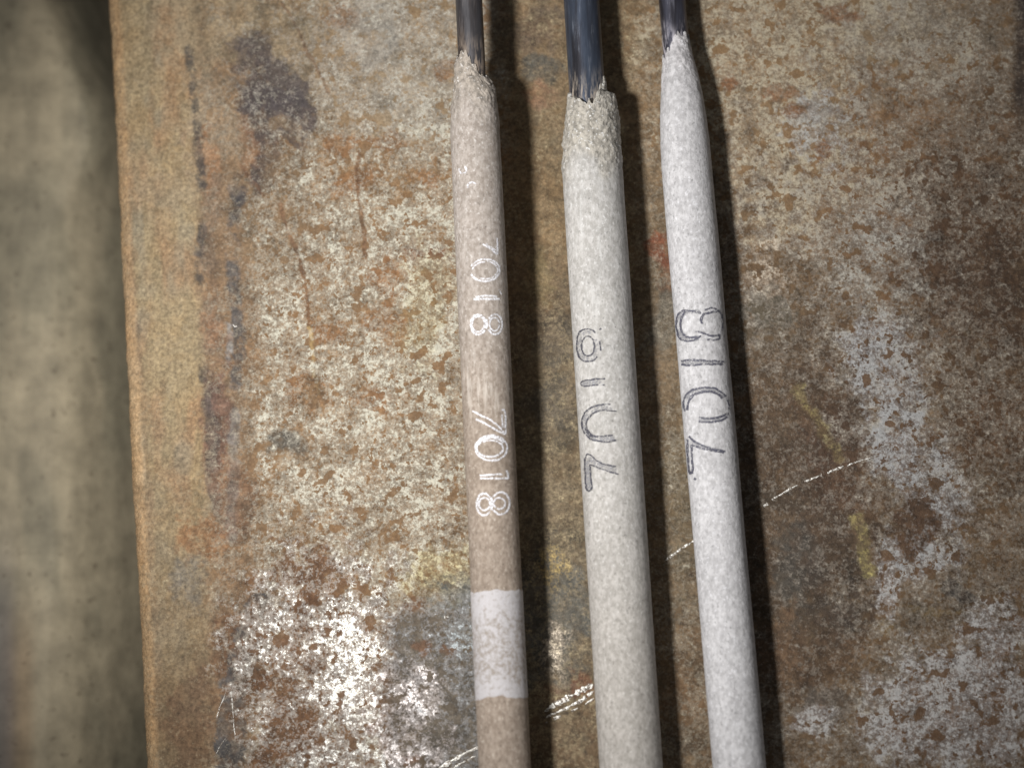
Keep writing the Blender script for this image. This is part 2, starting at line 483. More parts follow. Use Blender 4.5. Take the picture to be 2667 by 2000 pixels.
    T((92, 90, 84), wblob(745, 1160, 45, 38), 0.85); S(dens, 0.3, wblob(745, 1160, 60, 50))
    T((130, 84, 58), line([(1060, 655), (1120, 655), (1175, 665)], 13, 0.8), 0.7)
    # yellowed patches
    T((156, 134, 86), wblob(1100, 830, 60, 90), 0.4); P((204, 192, 150), wblob(1100, 800, 70, 150), 0.45)
    P((206, 190, 134), wblob(1150, 1500, 90, 60), 0.7); T((146, 122, 78), wblob(1140, 1500, 110, 80), 0.5)
    # bare metal patch at the bottom, its glare partly painted as lighter colour
    m = wblob(830, 1760, 230, 330, 0.4)
    S(dens, 0.57, m); S(gloss, 1.0, m); P((222, 219, 210), m); T((122, 84, 50), m, 0.85)
    S(dens, 0.74, wblob(880, 1720, 110, 130)); S(gloss, 1.0, wblob(870, 1720, 160, 180))
    for x, y, rx, ry in ((800, 1640, 24, 26), (770, 1680, 30, 24), (740, 1790, 45, 40), (690, 1970, 45, 50), (760, 1900, 60, 60), (730, 1500, 60, 40), (820, 1480, 40, 60), (830, 1720, 30, 30), (690, 1760, 25, 30), (810, 1580, 30, 50)):
        mm = wblob(x, y, rx, ry); T((120, 80, 46), mm, 0.8); S(dens, 0.25, mm, 0.9)
    # dull blue grey scale next to it
    m = sstep(985, 1050, wx) * sstep(1360, 1300, wx) * sstep(1540, 1620, wy + (wx - 1100) * 0.3)
    T((108, 101, 92), m, 0.80); S(dens, 0.34, m); S(gloss, 0.7, m); P((184, 186, 186), m)
    T((118, 122, 120), wblob(1190, 1560, 70, 50), 0.8); P((182, 188, 188), wblob(1180, 1670, 50, 50))
    S(dens, 0.6, wblob(1180, 1670, 40, 40)); S(dens, 0.72, wblob(1090, 1810, 60, 50, 0.5, -40)); S(gloss, 1.0, wblob(1090, 1810, 70, 60))
    S(dens, 0.75, wblob(1060, 1980, 70, 50)); S(gloss, 1.0, wblob(1060, 1980, 80, 60)); P((236, 226, 220), wblob(1075, 1880, 90, 160))
    for x, y in ((1095, 1690), (1160, 1695), (930, 1860), (1090, 1570), (1080, 1960)):
        T((128, 86, 56), wblob(x, y, 22, 20), 0.7)
    # strip between the first and the second rod
    m = sstep(1290, 1350, wx) * sstep(1700, 1640, wx)
    S(dens, 0.22, m); P((196, 178, 140), m); T((146, 118, 82), m * sstep(900, 500, wy), 0.8); S(gloss, 0.3, m)
    T((126, 108, 82), m * sstep(700, 1000, wy), 0.8)
    T((110, 106, 98), wblob(1440, 1620, 110, 170), 0.85); T((124, 96, 66), wblob(1450, 1930, 130, 110), 0.8)
    T((98, 94, 86), wblob(1410, 180, 45, 38), 0.8); T((160, 112, 82), wblob(1400, 250, 40, 30), 0.6); T((112, 92, 82), wblob(1400, 90, 60, 50), 0.5)
    T((158, 128, 86), wblob(1420, 480, 60, 200), 0.6); T((104, 96, 84), wblob(1430, 880, 80, 70), 0.6); T((104, 96, 86), wblob(1440, 1060, 70, 60), 0.5)
    T((160, 138, 86), wblob(1400, 720, 40, 60), 0.5); P((220, 190, 120), wblob(1440, 1480, 40, 50)); S(dens, 0.42, wblob(1440, 1480, 40, 40))
    S(dens, 0.6, wblob(1450, 1690, 26, 50)); S(gloss, 0.9, wblob(1450, 1690, 40, 60)); P((236, 220, 196), wblob(1450, 1690, 40, 60))
    T((150, 92, 60), wblob(1520, 1780, 40, 34), 0.7); T((142, 100, 66), wblob(1440, 1800, 40, 30), 0.6)
    # strip between the second and the third rod
    m = sstep(1600, 1650, wx) * sstep(1880, 1800, wx)
    T((140, 114, 82), m, 0.7); S(dens, 0.25, m)
    T((152, 82, 48), wblob(1722, 640, 24, 60, 0.6), 0.9); T((150, 104, 74), wblob(1735, 730, 26, 40), 0.6)
    T((112, 108, 98), wblob(1735, 850, 40, 90), 0.6); T((120, 104, 78), wblob(1790, 1300, 60, 200), 0.7); T((118, 90, 62), wblob(1830, 1800, 80, 200), 0.7)
    T((144, 106, 68), wblob(1790, 1800, 50, 60), 0.5)
    # right of the third rod
    m = sstep(1840, 1900, wx)
    T((124, 96, 66), m, 0.85); S(dens, 0.44, m); P((180, 170, 154), m); S(gloss, 0.2, m)
    m2 = wblob(2130, 130, 420, 420, 0.5); T((162, 130, 92), m2, 0.85); S(dens, 0.66, m2); P((196, 182, 156), m2)
    T((138, 102, 68), wblob(2420, 470, 260, 300), 0.8); S(dens, 0.50, wblob(2420, 470, 260, 300)); S(dens, 0.70, wblob(2100, 480, 190, 190))
    P((176, 166, 150), wblob(2450, 350, 300, 400)); S(dens, 0.72, wblob(2400, 120, 200, 140)); T((150, 134, 112), wblob(2330, 60, 130, 80), 0.7)
    P((190, 186, 178), wblob(2130, 330, 90, 90)); T((156, 148, 142), wblob(2130, 310, 36, 40), 0.6)
    for x, y, rx, ry in ((2040, 245, 40, 22), (2070, 300, 30, 26), (2180, 30, 40, 24), (2150, 400, 26, 18), (1905, 215, 26, 18)):
        T((156, 104, 64), wblob(x, y, rx, ry), 0.8); S(dens, 0.1, wblob(x, y, rx, ry))
    T((120, 86, 54), wblob(2250, 420, 40, 60), 0.7); T((112, 80, 52), wblob(2500, 560, 170, 150), 0.6)
    T((96, 68, 46), wblob(2560, 760, 180, 160), 0.8); S(dens, 0.25, wblob(2560, 760, 180, 160))
    S(dens, 0.74, wblob(2260, 660, 150, 180)); P((184, 178, 166), wblob(2300, 700, 140, 160)); T((108, 106, 96), wblob(2000, 800, 80, 60), 0.7)
    S(dens, 0.60, wblob(2010, 720, 40, 50)); P((214, 198, 176), wblob(2000, 700, 60, 60)); T((104, 96, 82), wblob(1990, 830, 70, 110), 0.6)
    T((96, 76, 57), wblob(2050, 1350, 190, 520), 0.85); S(dens, 0.14, wblob(2070, 1380, 180, 470))
    T((98, 70, 52), wblob(2190, 1180, 90, 130), 0.8); T((90, 86, 80), wblob(2080, 1480, 60, 130), 0.65); T((86, 78, 72), wblob(2190, 1600, 60, 60), 0.6)
    T((98, 94, 92), wblob(2150, 1830, 80, 60), 0.5)
    for x, y, rx, ry, a in ((2560, 1860, 140, 160, 0), (2330, 1110, 85, 130, 0), (2420, 1260, 90, 130, -30), (2390, 1440, 100, 70, 0), (2300, 1540, 30, 90, 0), (2300, 930, 110, 100, 20), (2350, 1860, 100, 110, 0), (2520, 1760, 170, 90, 0), (2480, 1930, 200, 80, 0), (2120, 1870, 70, 40, 0), (2600, 1640, 90, 80, 0)):
        mm = wblob(x, y, rx, ry, 0.5, a); S(dens, 0.76, mm); P((182, 180, 177) if y < 1500 else (196, 192, 187), mm); T((116, 84, 58), mm, 0.6)  # lower patches get paler flecks, painted in place of stronger light there
    S(dens, 0.95, wblob(2285, 1110, 30, 24)); S(dens, 0.9, wblob(2400, 1400, 36, 22))
    T((96, 64, 42), wblob(2370, 1350, 60, 70), 0.8); S(dens, 0.15, wblob(2370, 1350, 60, 70)); T((110, 74, 44), wblob(2590, 1100, 150, 130), 0.7)
    T((66, 66, 66), wblob(2490, 1530, 40, 26), 0.85); T((96, 76, 56), wblob(2500, 1600, 150, 50), 0.6)
    T((112, 82, 56), wblob(2130, 1720, 120, 50), 0.6); T((138, 100, 66), wblob(2030, 1720, 60, 110), 0.5)
    mm = line([(2085, 1020), (2120, 1080), (2140, 1130), (2185, 1200)], 13, 0.9, 2.6)
    T((156, 136, 86), mm, 0.55); S(dens, 0.3, mm); P((200, 184, 120), mm)
    mm = line([(2232, 1345), (2245, 1420), (2255, 1500)], 12, 0.9, 2.6)
    T((162, 144, 90), mm, 0.55); P((206, 190, 122), mm)
    mm = line([(2280, 1380), (2290, 1480), (2270, 1620)], 7, 0.8); T((80, 60, 48), mm, 0.7)
    T((150, 120, 70), wblob(2420, 1590, 60, 14), 0.5); T((158, 130, 80), wblob(2310, 1650, 20, 16), 0.6)
    mm = sstep(2625, 2655, px + 0.2 * (wx - px)) * sstep(420, 250, py); T((70, 60, 56), mm, 0.85); S(dens, 0.1, mm)  # dark corner strip: shade painted into the tint
    T((90, 66, 46), wblob(2560, 760, 230, 560, 0.8), 0.65); P((170, 158, 140), wblob(2580, 700, 220, 560, 0.8), 0.5)  # mid-right darkened in tint and pale: lamp falloff painted over the rust
    T((84, 60, 42), wblob(2500, 640, 150, 200, 0.6), 0.45); T((92, 68, 50), wblob(2180, 1250, 130, 400, 0.6), 0.5)  # first patch deepens the painted falloff, second is dark rust
    # fine unevenness of the bare areas
    lum = tint @ np.array([0.25, 0.6, 0.15]); tint = tint * 0.76 + 0.24 * lum[..., None] * np.array([1.0, 0.99, 0.90]); tint = tint * np.array([0.985, 1.0, 0.985])
    tint = tint * (0.80 + 0.16 * sstep(700, 450, px))[..., None]
    pale = pale * (0.80 + 0.1 * sstep(0.6, 0.9, gloss))[..., None]  # pale kept lighter where glossy, highlight painted into the colour
    dens += 0.46 * fbm2(px, py, 70, 4, 121) + 0.42 * fbm2(px, py, 230, 3, 131)
    dens = np.clip(dens, 0, 1); gloss = np.clip(gloss, 0, 1)
    return tint, pale, np.stack([dens, gloss, streak], -1)

def build_plate():
    ys = np.concatenate([np.linspace(-900, -60, 24), np.arange(-50, 2054, 4.0), np.linspace(2070, 4300, 40)])
    # columns are distances from the edge: a rounded lip, then an even sheet
    R = 34.0
    lip = [(0, -R - 190), (0, -R - 60)] + [(R * (1 - math.cos(a)), -R + R * math.sin(a)) for a in np.linspace(0, math.pi / 2, 12)]
    off = np.concatenate([np.arange(R + 4, 2396, 4.0), np.linspace(2410, 3100, 20)])
    s = np.concatenate([[q[0] for q in lip], off])
    zl = np.concatenate([[q[1] for q in lip], np.zeros(len(off))])
    S_, Y = np.meshgrid(s, ys)
    Z_ = np.broadcast_to(zl, S_.shape)
    E = edge_x(ys)[:, None]
    X = E + S_
    z = plate_z(X, Y) + Z_ * K
    # relief: pitted rust
    z = z + (0.09 * fbm2(X, Y, 60, 4, 201) + 0.05 * fbm2(X, Y, 18, 3, 211)) * (Z_ > -R * 0.9)
    P = at_height(X, Y, z)
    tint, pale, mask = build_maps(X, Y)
    lipm = sstep(36, 20, S_)
    tint = tint * (1 - 0.65 * lipm[..., None]) + 0.65 * lipm[..., None] * lin(178, 146, 108)  # lip painted lighter, standing in for the light it catches
    nr, nc = X.shape
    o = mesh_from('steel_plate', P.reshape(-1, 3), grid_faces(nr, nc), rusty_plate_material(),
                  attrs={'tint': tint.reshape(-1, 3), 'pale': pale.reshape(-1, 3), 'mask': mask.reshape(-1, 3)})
    tag(o, 'brown rusty steel plate with pale speckled bare patches, carrying the three rods', 'steel plate')
    return o

plate = build_plate()

# bright scratches cut into the plate
scr_mat = scratch_material()
def scratch(pts, width, seed, gaps=0.0):
    pts = np.array(pts, float)
    seg = np.hypot(*np.diff(pts, axis=0).T); L = np.concatenate([[0], np.cumsum(seg)])
    n = max(6, int(L[-1] / 3))
    t = np.linspace(0, L[-1], n)
    x = np.interp(t, L, pts[:, 0]); y = np.interp(t, L, pts[:, 1])
    dx = np.gradient(x); dy = np.gradient(y); q = np.hypot(dx, dy); nx, ny = -dy / q, dx / q
    wob = fbm2(t, t * 0 + seed, 26, 3, seed) * 5
    x += nx * wob; y += ny * wob
    hw = width * (0.25 + 1.3 * vnoise(t / 9, t * 0 + seed * 3.1, seed=seed)) * np.minimum(1, np.minimum(np.arange(n), n - 1 - np.arange(n)) / 3 + 0.15)
    keep = vnoise(t / 10, t * 0 + 5.5 * seed, seed=seed + 3) > gaps
    rows = []
    for k_, zz in ((-1, -0.02), (-0.35, 0.075), (0.4, 0.055), (1, -0.02)):
        X = x + nx * hw * k_; Y = y + ny * hw * k_
        zz = zz + 0.03 * (vnoise(t / 4, t * 0 + k_, seed=seed + 9) - 0.5)
        rows.append(at_height(X, Y, plate_z(X, Y) + zz))
    V = np.stack(rows, 1).reshape(-1, 3)
    F = grid_faces(n, 4)
    fk = np.repeat(keep[:-1], 3)
    mesh_from('scratch', V, F[fk], scr_mat, plate, smooth=False)

scratch([(1732, 1458), (1765, 1436), (1800, 1412), (1835, 1388)], 3.6, 3, 0.12)
scratch([(1976, 1326), (2040, 1282), (2090, 1255), (2150, 1232), (2200, 1213)], 3.6, 5, 0.38)
scratch([(2205, 1212), (2245, 1198), (2275, 1190)], 3.0, 8, 0.42)
scratch([(1418, 1852), (1455, 1830), (1500, 1806), (1545, 1782)], 7.0, 11, 0.10)
scratch([(1420, 1868), (1470, 1846), (1510, 1826), (1548, 1798)], 4.5, 13, 0.22)
scratch([(1420, 1882), (1465, 1862), (1520, 1836), (1548, 1818)], 3.5, 15, 0.45)
scratch([(1140, 2004), (1180, 1978), (1215, 1957), (1252, 1945)], 6.0, 17, 0.05)
scratch([(1160, 2010), (1200, 1986), (1240, 1968)], 4.0, 19, 0.30)
scratch([(605, 845), (620, 852)], 3.0, 21, 0.0)
scratch([(600, 1765), (606, 1850), (612, 1925)], 1.7, 23, 0.35)
scratch([(563, 1870), (572, 1840), (587, 1805)], 1.8, 25, 0.2)
scratch([(560, 1970), (575, 1940), (590, 1920)], 1.8, 27, 0.25)
scratch([(1140, 1608), (1170, 1607)], 3.0, 29, 0.2)

# ------------------------------------------------------------------ the dull sheet far below the edge, and the ground
def build_lower_sheet():
    ys = np.linspace(-1000, 3200, 180)
    xs = np.concatenate([np.linspace(-1700, -100, 30), np.linspace(-90, 560, 170)])
    X, Y = np.meshgrid(xs, ys)
    top = sstep(620, 260, Y)
    x0 = (112 + 0.36 * np.clip(Y, -300, 700)) * top + 128 * (1 - top) + 30 * fbm2(X * 0, Y, 300, 3, 301)
    d = np.maximum(0, X - x0)
    drop = (d * d * 0.012 + d * 0.55) * top + (d * d * 0.0034 + d * 0.30) * (1 - top)  # roll-down shaped so the strip beside the plate turns dark
    z = -34.0 - np.minimum(drop, 1400) * K
    z += 0.25 * np.cos(X / 46.0) * sstep(250, 100, X) + 0.5 * fbm2(X, Y, 240, 3, 311)
    P = at_height(X, Y, z)
    tint = np.empty(X.shape + (3,)); tint[...] = lin(176, 162, 134)
    g = sstep(-0.12, 0.15, fbm2(X * 1.6, Y * 0.5, 170, 4, 321))
    tint = tint * (1 - 0.5 * g[..., None]) + 0.5 * g[..., None] * lin(128, 122, 102)
    s = sstep(60, 20, np.abs(X - 45)) * sstep(1500, 1750, Y)
    tint = tint * (1 - 0.5 * s[..., None]) + 0.5 * s[..., None] * lin(160, 130, 98)
    gs = sstep(60, 10, X) * sstep(1250, 1700, Y)
    tint = tint * (1 - 0.6 * gs[..., None]) + 0.6 * gs[..., None] * lin(128, 122, 120)
    nr, nc = X.shape
    o = mesh_from('steel_sheet', P.reshape(-1, 3), grid_faces(nr, nc), lower_sheet_material(), attrs={'tint': tint.reshape(-1, 3)})
    tag(o, 'blurred dull grey-tan steel sheet lying lower beyond the left edge of the rusty plate', 'steel sheet')
build_lower_sheet()
G = 900.0
g = mesh_from('ground', [(-G, -G, -95), (G, -G, -95), (G, G, -95), (-G, G, -95)], [(0, 1, 2, 3)], simple('dark_ground', lin(48, 44, 40)))
tag(g, kind='structure')

# ------------------------------------------------------------------ the welding rods
class Rod:
    def __init__(s, name, label, x0, x2, d0, d2, r_wire, r_flux, y_top, y_end, left, right, start, rough_to):
        s.r_wire, s.r_flux = r_wire, r_flux
        A = at_height(x0, 0, r_flux + d0); B = at_height(x2, 2000, r_flux + d2)
        s.A, s.axis = A, (B - A) / np.linalg.norm(B - A)
        s.side = np.cross(s.axis, [0, 0, 1.0]); s.side /= np.linalg.norm(s.side)
        if s.side[0] < 0: s.side = -s.side
        s.up = np.cross(s.side, s.axis)
        if s.up[2] < 0: s.up = -s.up
        ts = np.linspace(-60, 260, 4000)
        Q = A + ts[:, None] * s.axis
        C = np.array([0, -H_CAM * math.tan(TILT), H_CAM])
        V = Q - C
        depth = V @ np.array([0, math.sin(TILT), -math.cos(TILT)])
        v = (V @ np.array([0, math.cos(TILT), math.sin(TILT)])) / depth
        s.t_of = lambda py: np.interp(py, 1000 - v * D0 / K, ts)
        s.y_top, s.y_end = y_top, y_end
        s.left, s.right, s.start, s.rough_to = left, right, start, rough_to
        base = A + s.axis * s.t_of(1000) - np.array([0, 0, r_flux])
        s.base = base
        e = bpy.data.objects.new(name, None)
        e.empty_display_size = 0.005
        e.location = base * MM
        col.objects.link(e)
        tag(e, label, 'welding rod', 'welding rods lying side by side on the plate')
        s.root = e
    def surf(s, t, a, r):
        t = np.asarray(t)[..., None]; a = np.asarray(a)[..., None]; r = np.asarray(r)[..., None]
        return s.A + t * s.axis + r * (np.cos(a) * s.side + np.sin(a) * s.up)
    def part(s, name, V, F, mat, attrs=None, smooth=True):
        return mesh_from(name, V, F, mat, s.root, s.base, attrs, smooth)
    def wire(s, mat, dust_y):
        na = 48
        py = np.concatenate([[s.y_top], np.linspace(s.y_top + 4, 520, 160)])
        a = np.linspace(0, 2 * math.pi, na, endpoint=False)
        PY, A_ = np.meshgrid(py, a, indexing='ij')
        t = s.t_of(PY)
        r = s.r_wire + 0.015 * (vnoise(np.cos(A_) * 3 + 9, np.sin(A_) * 3 + 9, t * 0.3, 5) - 0.5)
        r[0] *= 0.85
        V = s.surf(t, A_, r)
        z = sstep(dust_y[0], dust_y[1], PY + 14 * np.sin(A_ * 3))
        V = np.concatenate([V.reshape(-1, 3), (s.A + s.axis * s.t_of(s.y_top))[None]])
        F = grid_faces(len(py), na, True)
        cap = [(len(V) - 1, i, (i + 1) % na, len(V) - 1) for i in range(na)]
        Z = np.concatenate([z.reshape(-1), [0]])
        me = s.part('core_wire', V, F, mat, {'zone': np.stack([Z, Z, Z], -1)})
    def flux(s, mat, seed, streak=(0, 0, 0), brown=(0, 1, 0.0), rough_amp=0.10):
        na = 128
        a = np.linspace(0, 2 * math.pi, na, endpoint=False)
        nfirst, yb = 150, 520
        u = np.linspace(0, 1, nfirst)
        body = np.concatenate([np.arange(yb + 6, 2060, 6.0), np.linspace(2080, s.y_end, 60)])
        ca = np.cos(a)
        sw = (ca + 1) / 2
        y0 = np.interp(ca, [-1, -0.4, 0, 0.4, 1], s.start)
        jag = (vnoise(np.cos(a) * 3.2 + 40, np.sin(a) * 3.2 + 40, seed=seed) - 0.5) * 30 + (vnoise(np.cos(a) * 9 + 40, np.sin(a) * 9 + 40, seed=seed + 1) - 0.5) * 20 + (vnoise(np.cos(a) * 22 + 40, np.sin(a) * 22 + 40, seed=seed + 2) - 0.5) * 8
        y0 = y0 + jag
        PY = np.concatenate([y0[None] + (yb - y0[None]) * (u[:, None] ** 1.3), np.broadcast_to(body[:, None], (len(body), na))], 0)
        A_ = np.broadcast_to(a, PY.shape)
        t = s.t_of(PY)
        ly, lr = zip(*s.left); ry, rr = zip(*s.right)
        r = np.interp(PY, ly, lr) * (1 - sw) + np.interp(PY, ry, rr) * sw
        r = r * s.r_flux
        zone = sstep(s.rough_to[1], s.rough_to[0], PY + 26 * np.sin(A_ * 4) + 60 * (vnoise(np.cos(A_) * 3 + 70, np.sin(A_) * 3 + 70, t * 0.7, seed + 5) - 0.5))
        nx, nyy = np.cos(A_) * r, np.sin(A_) * r
        n = (vnoise(nx * 1.1 + 90, nyy * 1.1 + 90, t * 0.9, seed + 7) - 0.5) + 0.7 * (vnoise(nx * 2.6 + 90, nyy * 2.6 + 90, t * 2.2, seed + 8) - 0.5) + 0.5 * (vnoise(nx * 6 + 90, nyy * 6 + 90, t * 5, seed + 9) - 0.5)
        tp = sstep(s.rough_to[1] + 60, s.rough_to[0] - 40, PY)
        r = r + n * (rough_amp * 2.0 * tp + 0.018) + (0.05 * (vnoise(t * 0.10, t * 0 + seed, seed=seed) - 0.5))
        r = np.maximum(r, s.r_wire + 0.05)
        r[0] = s.r_wire * 0.97
        r[1] = np.maximum(r[1] * 0.0 + s.r_wire + 0.10, s.r_wire * 1.01)
        V = s.surf(t, A_, r)
        g = np.interp(PY, [streak[0], (streak[0] + streak[1]) / 2, streak[1]], [0, streak[2], 0])
        b = sstep(brown[0], brown[1], PY) * brown[2]
        nr = PY.shape[0]
        F = grid_faces(nr, na, True)
        V = V.reshape(-1, 3)
        s.part('flux_coating', V, F, mat, {'zone': np.stack([zone, g, b], -1).reshape(-1, 3)})
    def on(s, px, py, r):
        """point of the rod's surface seen at a photo pixel"""
        C = np.array([0, -H_CAM * math.tan(TILT), H_CAM])
        D = at_height(px, py, 0.0) - C
        D = D / np.linalg.norm(D, axis=-1, keepdims=True)
        w0 = C - s.A
        dp = D - (D @ s.axis)[..., None] * s.axis
        wp = w0 - (w0 @ s.axis) * s.axis
        a = (dp * dp).sum(-1); b = 2 * (dp @ wp); c = wp @ wp - r * r
        disc = np.maximum(b * b - 4 * a * c, 0)
        t = (-b - np.sqrt(disc)) / (2 * a)
        return C + t[..., None] * D
    def marking(s, strokes, hw, mat, seed, fill=None):
        """printed strokes laid on the coating; one part per digit"""
        Vs, Fs, Zs, Mi, off = [], [], [], [], 0
        for i, st in enumerate(strokes + (fill or [])):
            pts = np.array(st[0], float); wear0, wear1 = st[1], st[2]
            sw_ = st[3] if len(st) > 3 else 1.0
            # smooth the traced points
            seg = np.hypot(*np.diff(pts, axis=0).T); L = np.concatenate([[0], np.cumsum(seg)])
            n = max(4, int(L[-1] / 2.5)); t = np.linspace(0, L[-1], n)
            x = np.interp(t, L, pts[:, 0]); y = np.interp(t, L, pts[:, 1])
            closed = np.hypot(*(pts[0] - pts[-1])) < 0.5
            for _ in range(4):
                if closed:
                    x = (np.roll(x[:-1], 1) + 2 * x[:-1] + np.roll(x[:-1], -1)) / 4; x = np.append(x, x[0])
                    y = (np.roll(y[:-1], 1) + 2 * y[:-1] + np.roll(y[:-1], -1)) / 4; y = np.append(y, y[0])
                else:
                    x[1:-1] = (x[:-2] + 2 * x[1:-1] + x[2:]) / 4; y[1:-1] = (y[:-2] + 2 * y[1:-1] + y[2:]) / 4
            x += 1.4 * (vnoise(t / 8, t * 0 + i, seed=seed) - 0.5); y += 1.4 * (vnoise(t / 8, t * 0 + i, seed=seed + 1) - 0.5)
            dx, dy = np.gradient(x), np.gradient(y); q = np.hypot(dx, dy) + 1e-9
            nx, ny = -dy / q, dx / q
            h = hw * sw_ * (0.7 + 0.6 * vnoise(t / 6, t * 0 + i * 7.7, seed=seed + 2))
            lift = 0.045 if i < len(strokes) else 0.030
            Pl = s.on(x - nx * h, y - ny * h, s.r_flux + lift)
            Pr = s.on(x + nx * h, y + ny * h, s.r_flux + lift)
            Vs.append(np.stack([Pl, Pr], 1).reshape(-1, 3)); Fs.append(grid_faces(n, 2) + off); off += 2 * n; Mi += [0 if i < len(strokes) else 1] * (n - 1)
            Zs.append(np.repeat(np.linspace(wear0, wear1, n), 2))
        Z = np.concatenate(Zs)
        o = s.part('printed_digit', np.concatenate(Vs), np.concatenate(Fs), mat, {'zone': np.stack([Z, Z, Z], -1)})
        if fill:
            o.data.materials.append(faint_ink)
            o.data.polygons.foreach_set('material_index', np.array(Mi, np.int32))

def conv(pts, x0, y0, sc): return [(x0 + x / sc, y0 + y / sc) for x, y in pts]
def ell(cx, cy, rx, ry, a0=0, a1=360, n=40): return [(cx + rx * math.cos(math.radians(q)), cy + ry * math.sin(math.radians(q))) for q in np.linspace(a0, a1, n)]

# --- tan rod with white print ---------------------------------------
tan_rod = Rod('welding_rod', 'tan brown welding rod with white 7018 print and a white painted band', 1221, 1315, 5.4, 2.2, 1.49, 2.74,
              -560, 3150,
              left=[(100, .55), (150, .62), (215, .76), (260, .88), (300, .96), (360, 1), (9000, 1)],
              right=[(100, .55), (195, .56), (214, .72), (235, .90), (262, .95), (300, .98), (360, 1), (9000, 1)],
              start=[156, 140, 176, 203, 216], rough_to=(215, 330))
tan_rod.wire(wire_material('dull_grey_wire', lin(76, 68, 66), lin(94, 92, 94), lin(112, 106, 104), lin(150, 134, 118)), (60, 190))
tan_rod.flux(flux_material('tan_flux', lin(174, 164, 155), lin(146, 135, 125), lin(204, 198, 191), lin(176, 165, 152)), 3, (900, 1130, 1.0), (600, 1250, 0.9), 0.15)
white_ink = print_material('white_print', lin(226, 224, 226), 0.47)
c2 = lambda p: conv(p, 1150, 600, 4.148)
c3 = lambda p: conv(p, 1150, 1000, 4.148)
HW = 2.3
tan_rod.marking([(c2([(600, 85), (603, 170), (606, 262)]), .15, .2), (c2([(445, 150), (520, 195), (606, 262)]), .35, .15), (c2([(480, 150), (540, 185), (590, 215)]), .0, .1, .7)], HW, white_ink, 31)
tan_rod.marking([(c2(ell(470, 430, 160, 122, 20, 160)), .35, .35), (c2(ell(470, 430, 160, 118, 200, 400)), .2, .3), (c2(ell(470, 430, 138, 96, -80, 110)), .1, .25, .8), (c2(ell(470, 440, 140, 98, 190, 270)), .1, .1, .8)], HW, white_ink, 33)
tan_rod.marking([(c2([(345, 745), (480, 740), (635, 742)]), .35, .35), (c2([(370, 722), (460, 706), (550, 710), (600, 718)]), .5, .1), (c2([(620, 640), (632, 665), (650, 692)]), .2, .3, .8)], HW, white_ink, 35)
tan_rod.marking([(c2(ell(397, 1018, 83, 108, 30, 330)), .4, .4), (c2(ell(397, 1012, 68, 84)), .3, .3, .8), (c2(ell(578, 1015, 78, 108, -150, 150)), .4, .4), (c2(ell(572, 1015, 55, 74)), .3, .3, .8), (c2([(475, 960), (490, 1010), (480, 1060)]), .5, .5, 1.6)], HW, white_ink, 37)
tan_rod.marking([(c3([(330, 290), (430, 340), (520, 385), (600, 440), (690, 540)]), .3, .5), (c3([(372, 378), (480, 432), (580, 492), (690, 540)]), .3, .5), (c3([(690, 540), (690, 400), (690, 300), (675, 272), (645, 280)]), .5, .2), (c3([(652, 330), (655, 400), (662, 470)]), .4, .3, .8)], HW, white_ink, 39)
tan_rod.marking([(c3(ell(538, 690, 173, 136)), .5, .5), (c3(ell(523, 695, 145, 90)), .5, .5), (c3(ell(530, 690, 160, 114, 180, 330)), .4, .2, 1.5)], HW, white_ink, 41)
tan_rod.marking([(c3([(410, 990), (520, 980), (655, 975)]), .4, .4), (c3([(415, 1018), (560, 1018), (722, 1018)]), .5, .5), (c3([(722, 1018), (716, 965), (700, 930)]), .4, .1)], HW, white_ink, 43)
tan_rod.marking([(c3(ell(460, 1300, 80, 120, 38, 322)), .5, .5), (c3(ell(463, 1295, 62, 70)), .5, .5, .9), (c3(ell(640, 1287, 95, 122, -145, 145)), .5, .5), (c3(ell(625, 1288, 64, 62)), .4, .4, .9), (c3([(535, 1225), (548, 1290), (540, 1360)]), .3, .3, 1.4)], HW, white_ink, 45)
tan_rod.marking([(conv(ell(250, 1470, 32, 34, -60, 200), 1130, 0, 3.317), .1, .0), (conv(ell(330, 1610, 40, 34, 150, 330), 1130, 0, 3.317), .05, .0)], HW, white_ink, 49)
def paint_band():
    s = tan_rod
    na = 128
    a = np.linspace(0, 2 * math.pi, na, endpoint=False)
    py = np.linspace(0, 1, 70)
    y0 = 1540 + 5.0 * (vnoise(np.cos(a) * 4 + 9, np.sin(a) * 4 + 9, seed=4) - 0.5) * 2
    y1 = 1820 + 6.0 * (vnoise(np.cos(a) * 4 + 9, np.sin(a) * 4 + 9, seed=6) - 0.5) * 2
    PY = y0[None] + (y1 - y0)[None] * py[:, None]
    A_ = np.broadcast_to(a, PY.shape)
    r = np.full(PY.shape, s.r_flux + 0.05); r[0] -= 0.09; r[-1] -= 0.09
    t = s.t_of(PY)
    r += 0.02 * (vnoise(np.cos(A_) * 8 + 30, np.sin(A_) * 8 + 30, t * 3, 4) - 0.5)
    Z = np.interp(py, [0, .12, .3, .75, .9, 1], [.9, 1, .3, .1, .9, 1])[:, None] + 0 * PY
    s.part('paint_band', s.surf(t, A_, r).reshape(-1, 3), grid_faces(len(py), na, True), band_material(), {'zone': np.stack([Z, Z, Z], -1).reshape(-1, 3)})
paint_band()

